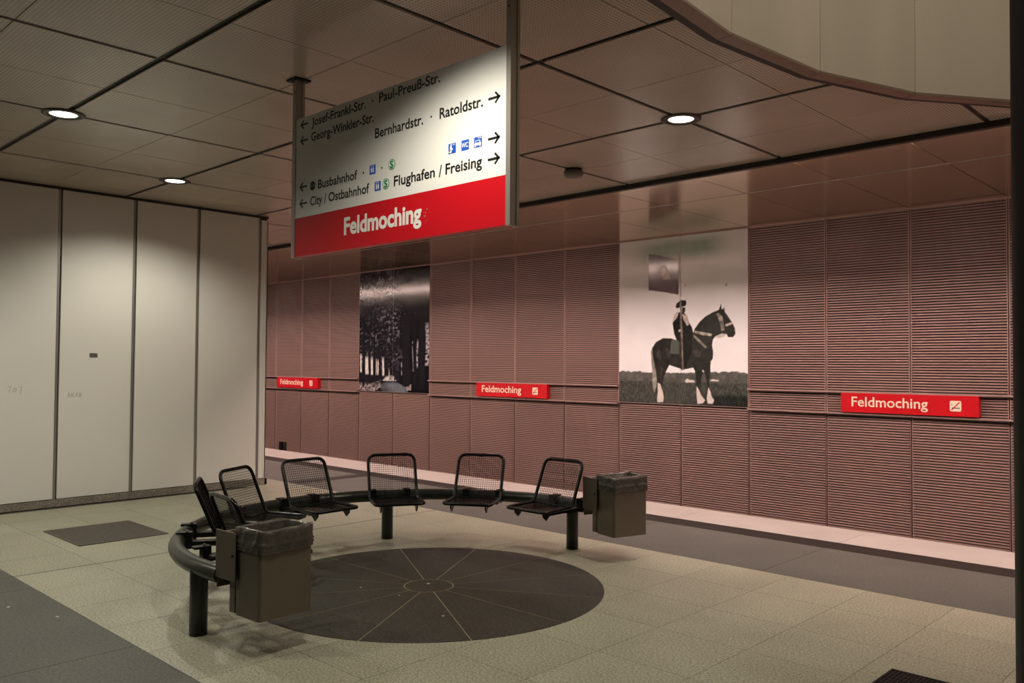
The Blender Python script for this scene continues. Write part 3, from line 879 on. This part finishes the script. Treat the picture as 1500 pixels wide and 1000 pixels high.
for sd in (-1, 1):
    x = sd * 0.155
    b = MB()
    b.box(x - 0.006, x + 0.006, SF + 0.05, SB, ZS - 0.050, ZS - 0.014)
    b.box(x - 0.040, x + 0.040, SB - 0.03, -0.045, BZ - 0.035, ZS - 0.016)
    b.prism([(SF + 0.05, ZS - 0.050), (SF + 0.13, ZS - 0.050), (SF + 0.09, ZS - 0.085)][::-1], x - 0.006, x + 0.006, 'x')
    b.box(x - 0.03, x + 0.03, -0.085, -0.03, BZ - 0.05, BZ + 0.045)
    b.box(x - 0.03, x + 0.03, -0.085, 0.02, BZ + 0.045, BZ + 0.060)
    bt = MB(); bt.tube([(x, -0.05, BZ + 0.058), (x, -0.05, BZ + 0.070)], 0.009, 8)
    brk.append((b.mesh('seat_bracket', M['seat']), bt.mesh('bolt', M['lamp_steel'])))
for a, dr in ((91.0, 0), (121.0, 0), (151.0, 0), (181.0, 0), (208.5, 0), (234.0, 0), (263.0, -0.085)):
    tw = 5.0 if a == 234.0 else 0.0
    s = place('seat', seat_me, bench, ((BR + dr) * math.cos(R(a)), (BR + dr) * math.sin(R(a)), 0), R(a + tw - 90))
    for nm, me in [('backrest_mesh', back_me), ('seat_mesh', pan_me)] + [(q, m2) for pr in brk for q, m2 in zip(('seat_bracket', 'bolt'), pr)]:
        o = place(nm, me, s)
        if nm.endswith('mesh'): o['kind'] = 'stuff'

# ------------------------------------------------------------------ litter bins (local +x away from the ring tube, y across)
def rrect(hx, hy, r, n=4):
    return [(p.x, p.y) for p in fillet([(hx, hy, 0), (-hx, hy, 0), (-hx, -hy, 0), (hx, -hy, 0)], r, n, True)]
BH, BHX, BHY = 0.48, 0.122, 0.170
def make_bin(loc, rz, label, seed, sag):
    rnd = random.Random(seed)
    t = thing('litter_bin', label, 'bin', loc, rz, 'litter bins at the bench ends')
    o, i = rrect(BHX, BHY, 0.022), rrect(BHX - 0.008, BHY - 0.008, 0.016)
    n = len(o)
    b = MB()
    vs = [(*p, 0) for p in o] + [(*p, BH) for p in o] + [(*p, BH) for p in i] + [(*p, 0.012) for p in i]
    fs = []
    for l in range(3):
        fs += [(l * n + k, l * n + (k + 1) % n, (l + 1) * n + (k + 1) % n, (l + 1) * n + k) for k in range(n)]
    fs += [tuple(range(n - 1, -1, -1)), tuple(range(3 * n, 4 * n))]
    b.add(vs, fs); b.build('body', M['bin'], t)
    b = MB(); b.box(-BHX - 0.058, -BHX - 0.006, -BHY + 0.004, BHY - 0.004, 0.004, BH - 0.12); b.build('back_plate', M['bin'], t)
    b = MB()
    for s in (-1, 1):
        b.box(-BHX - 0.165, -BHX + 0.035, s * (BHY + 0.016), s * (BHY + 0.024), 0.185, 0.455)
    b.box(-BHX - 0.165, -BHX - 0.155, -BHY - 0.016, BHY + 0.016, 0.125, 0.30)
    b.box(-BHX - 0.075, -BHX - 0.060, -BHY - 0.016, BHY + 0.016, 0.185, 0.455)
    w = bevel(b.build('bracket', M['bin'], t), 0.003)
    for sd in (-1, 1):
        b = MB(); disc_y(b, -BHX + 0.012, 0.325, 0.008, sd * (BHY + 0.024), sd * (BHY + 0.028), 12)
        b.build('pivot_screw', M['black'], w)
    # plastic liner folded over the rim
    per = []
    path = rrect(BHX + 0.004, BHY + 0.004, 0.024, 6)
    m = len(path)
    fine = []
    for k in range(m):
        p, q = Vector(path[k]), Vector(path[(k + 1) % m])
        ns = max(1, int((q - p).length / 0.014))
        for s in range(ns): fine.append(p + (q - p) * (s / ns))
    m = len(fine)
    rows = [(-0.030, BH - 0.20), (-0.020, BH - 0.06), (-0.013, BH - 0.004), (-0.006, BH + 0.010), (0.002, BH + 0.006), (0.004, BH - 0.02), (0.005, BH - 0.045), (0.0045, BH - 0.066), (0.010, BH - 0.074), (0.004, BH - 0.083), (0.009, BH - 0.094), (0.0045, BH - 0.103), (0.007, BH - 0.118)]
    vs = []
    ph = [rnd.random() * 6 for _ in range(6)]
    for ri, (off, z) in enumerate(rows):
        for k, p in enumerate(fine):
            d = p.normalized()
            sgn = Vector((1 if p.x > 0 else -1, 1 if p.y > 0 else -1))
            nrm = Vector((sgn.x * max(0, abs(p.x) - BHX + 0.03), sgn.y * max(0, abs(p.y) - BHY + 0.03)))
            nrm = nrm.normalized() if nrm.length > 1e-6 else d
            a = 2 * PI * k / m
            wz = sag * (math.sin(3 * a + ph[0]) + 0.6 * math.sin(7 * a + ph[1])) * (1 if ri > 2 else 0.3)
            wo = 0.0022 * math.sin(11 * a + ph[2] + ri) + 0.0016 * math.sin(23 * a + ph[3] * ri) + (0.010 * math.sin(5 * a + ph[4]) * (1 if ri == 0 else 0.3) if ri < 2 else 0)
            q = p + nrm * (off + max(-0.002, wo) if ri > 3 else off + wo)
            vs.append((q.x, q.y, z + wz))
    b = MB(); b.smooth = True
    b.add(vs, [(r * m + k, r * m + (k + 1) % m, (r + 1) * m + (k + 1) % m, (r + 1) * m + k) for r in range(len(rows) - 1) for k in range(m)])
    b.smooth = False
    b.add(vs[:m], [tuple(range(m))])
    b.build('liner', M['liner'], t)
    return t
make_bin((-4.267, 2.538, 0.205), R(3), 'taupe steel litter bin with dark liner at the bench end away from the track', 4, 0.004)
make_bin((-4.213, 5.737, 0.205), R(-16.5), 'taupe steel litter bin with dark liner at the bench end facing the ribbed wall', 9, 0.006)

# ------------------------------------------------------------------ ceiling downlights
def downlight(x, y, label, pre='', off=''):
    t = thing(pre + 'downlight' + off, label, 'lamp', (x, y, HC), group='round ceiling downlights')
    b = MB(); b.lathe([(0.112, 0.02), (0.112, -0.004), (0.135, -0.012), (0.158, -0.008), (0.158, 0.02)], 40); b.build('outer_ring', M['lamp_ring'], t)
    b = MB(); b.lathe([(0.098, 0.012), (0.098, -0.006), (0.104, -0.010), (0.112, -0.006), (0.112, 0.012)], 40); b.build('reflector', M['lamp_steel'], t)
    b = MB(); b.lathe([(0.0005, -0.002), (0.098, -0.002), (0.098, 0.01)], 40); b.build(pre + 'lens' + off, M['lens'], t)
    ld = bpy.data.lights.new('downlight_lamp', 'SPOT')
    ld.energy = LAMP_W; ld.color = LAMP_COL; ld.spot_size = R(146); ld.spot_blend = 0.62; ld.shadow_soft_size = 0.05
    lo = bpy.data.objects.new(pre + 'downlight_lamp' + off, ld); col.objects.link(lo); lo.parent = t; lo.location = (0, 0, -0.02)
    return t
downlight(-7.12, 2.32, 'round lit ceiling downlight on the thick dark ceiling joint')
downlight(-8.855, 4.008, 'round lit ceiling downlight closest to the cream panel wall')
downlight(-3.62, 5.70, 'round lit ceiling downlight closest to the steel-lined ceiling opening')
downlight(-3.12, 2.30, 'round ceiling downlight shining on the white face of the hanging sign', 'sign_', '_offscreen')
downlight(-5.36, 0.63, 'unseen downlight added to brighten the grey floor strip', 'strip_fill_', '_offscreen')  # added lamp out of view, fills the grey strip with light
downlight(-8.855, 0.63, 'round ceiling downlight by the cream wall above the grey floor strip', 'wall_', '_offscreen')
# ceiling light of the upper hall that the opening leads up to
la = bpy.data.lights.new('hall_light_offscreen', 'AREA'); la.energy = HALL_CEILING_W; la.color = (1.0, 0.90, 0.75); la.shape = 'RECTANGLE'; la.size = 2.2; la.size_y = 4.0
ho = bpy.data.objects.new('hall_light_offscreen', la); col.objects.link(ho); ho.location = (-0.5, 3.9, HC + 2.55)

# smoke detector
t = thing('smoke_detector', 'small brown smoke detector on the ceiling joint before the track', 'detector', (-5.345, 6.46, HC))
b = MB(); b.lathe([(0.0005, -0.018), (0.082, -0.018), (0.086, 0.0), (0.06, 0.003)], 32); b.build('base', M['lamp_ring'], t)
b = MB(); b.lathe([(0.074, -0.018), (0.096, -0.022), (0.098, -0.05), (0.085, -0.075), (0.0005, -0.08)], 32); b.build('housing', M['detector'], t)

# ------------------------------------------------------------------ floor grates
def grate(x0, x1, y0, y1, label, m, nb, name='floor_grate', diag=False):
    t = thing(name, label, 'grate', ((x0 + x1) / 2, (y0 + y1) / 2, 0))
    hx, hy = (x1 - x0) / 2, (y1 - y0) / 2
    b = MB(); b.box(-hx, hx, -hy, hy, 0.0, 0.0015); b.build('tray', M['groove'], t)
    b = MB(); w = 0.014
    for q in ((-hx, hx, -hy, -hy + w), (-hx, hx, hy - w, hy), (-hx, -hx + w, -hy, hy), (hx - w, hx, -hy, hy)): b.box(*q, 0.0, 0.007)
    b.build('frame', m, t)
    b = MB()
    for i in range(nb):
        x = -hx + w + (2 * hx - 2 * w) * (i + .5) / nb
        b.box(x - hx / nb * 0.62, x + hx / nb * 0.62, -hy + w, hy - w, 0.0015, 0.006)
    nc = int(nb * hy / hx / 2.2)
    for i in range(nc):
        y = -hy + w + (2 * hy - 2 * w) * (i + .5) / nc
        b.box(-hx + w, hx - w, y - 0.003, y + 0.003, 0.0015, 0.0055)
    o = b.build('grid', m, t); o['kind'] = 'stuff'
grate(-8.71, -7.80, 2.74, 3.53, 'square worn steel floor grate near the cream panel wall', M['mat'], 44)
grate(-1.66, -0.80, 4.0, 4.665, 'black floor grille in the beige tiles beside the black column', M['black'], 40)

# ------------------------------------------------------------------ black column and trackside box
b = MB(); b.lathe([(0.0005, 0.0), (0.15, 0.0), (0.15, HC + 2.6), (0.0005, HC + 2.6)], 40)
t = thing('black_column', 'black round steel column rising into the ceiling opening', 'column', (-0.374, 2.276, 0))
b.build('shaft', M['black'], t)
b = MB(); b.lathe([(0.15, 0.0), (0.175, 0.0), (0.175, 0.03), (0.151, 0.04)], 40); b.build('base_collar', M['black'], t)
t = thing('trackside_box', 'narrow dark trackside box at the foot of the ribbed wall', 'box', (-17.80, YW, -1.3))
b = MB(); b.box(-0.13, 0.0, -0.05, -0.002, 0.0, 1.04); b.build('cabinet', M['black'], t)
b = MB(); b.box(0.06, 0.11, -0.05, -0.002, 0.0, 1.04); b.build('cable_duct', M['groove'], t)
bpy.data.objects.remove(_txo)
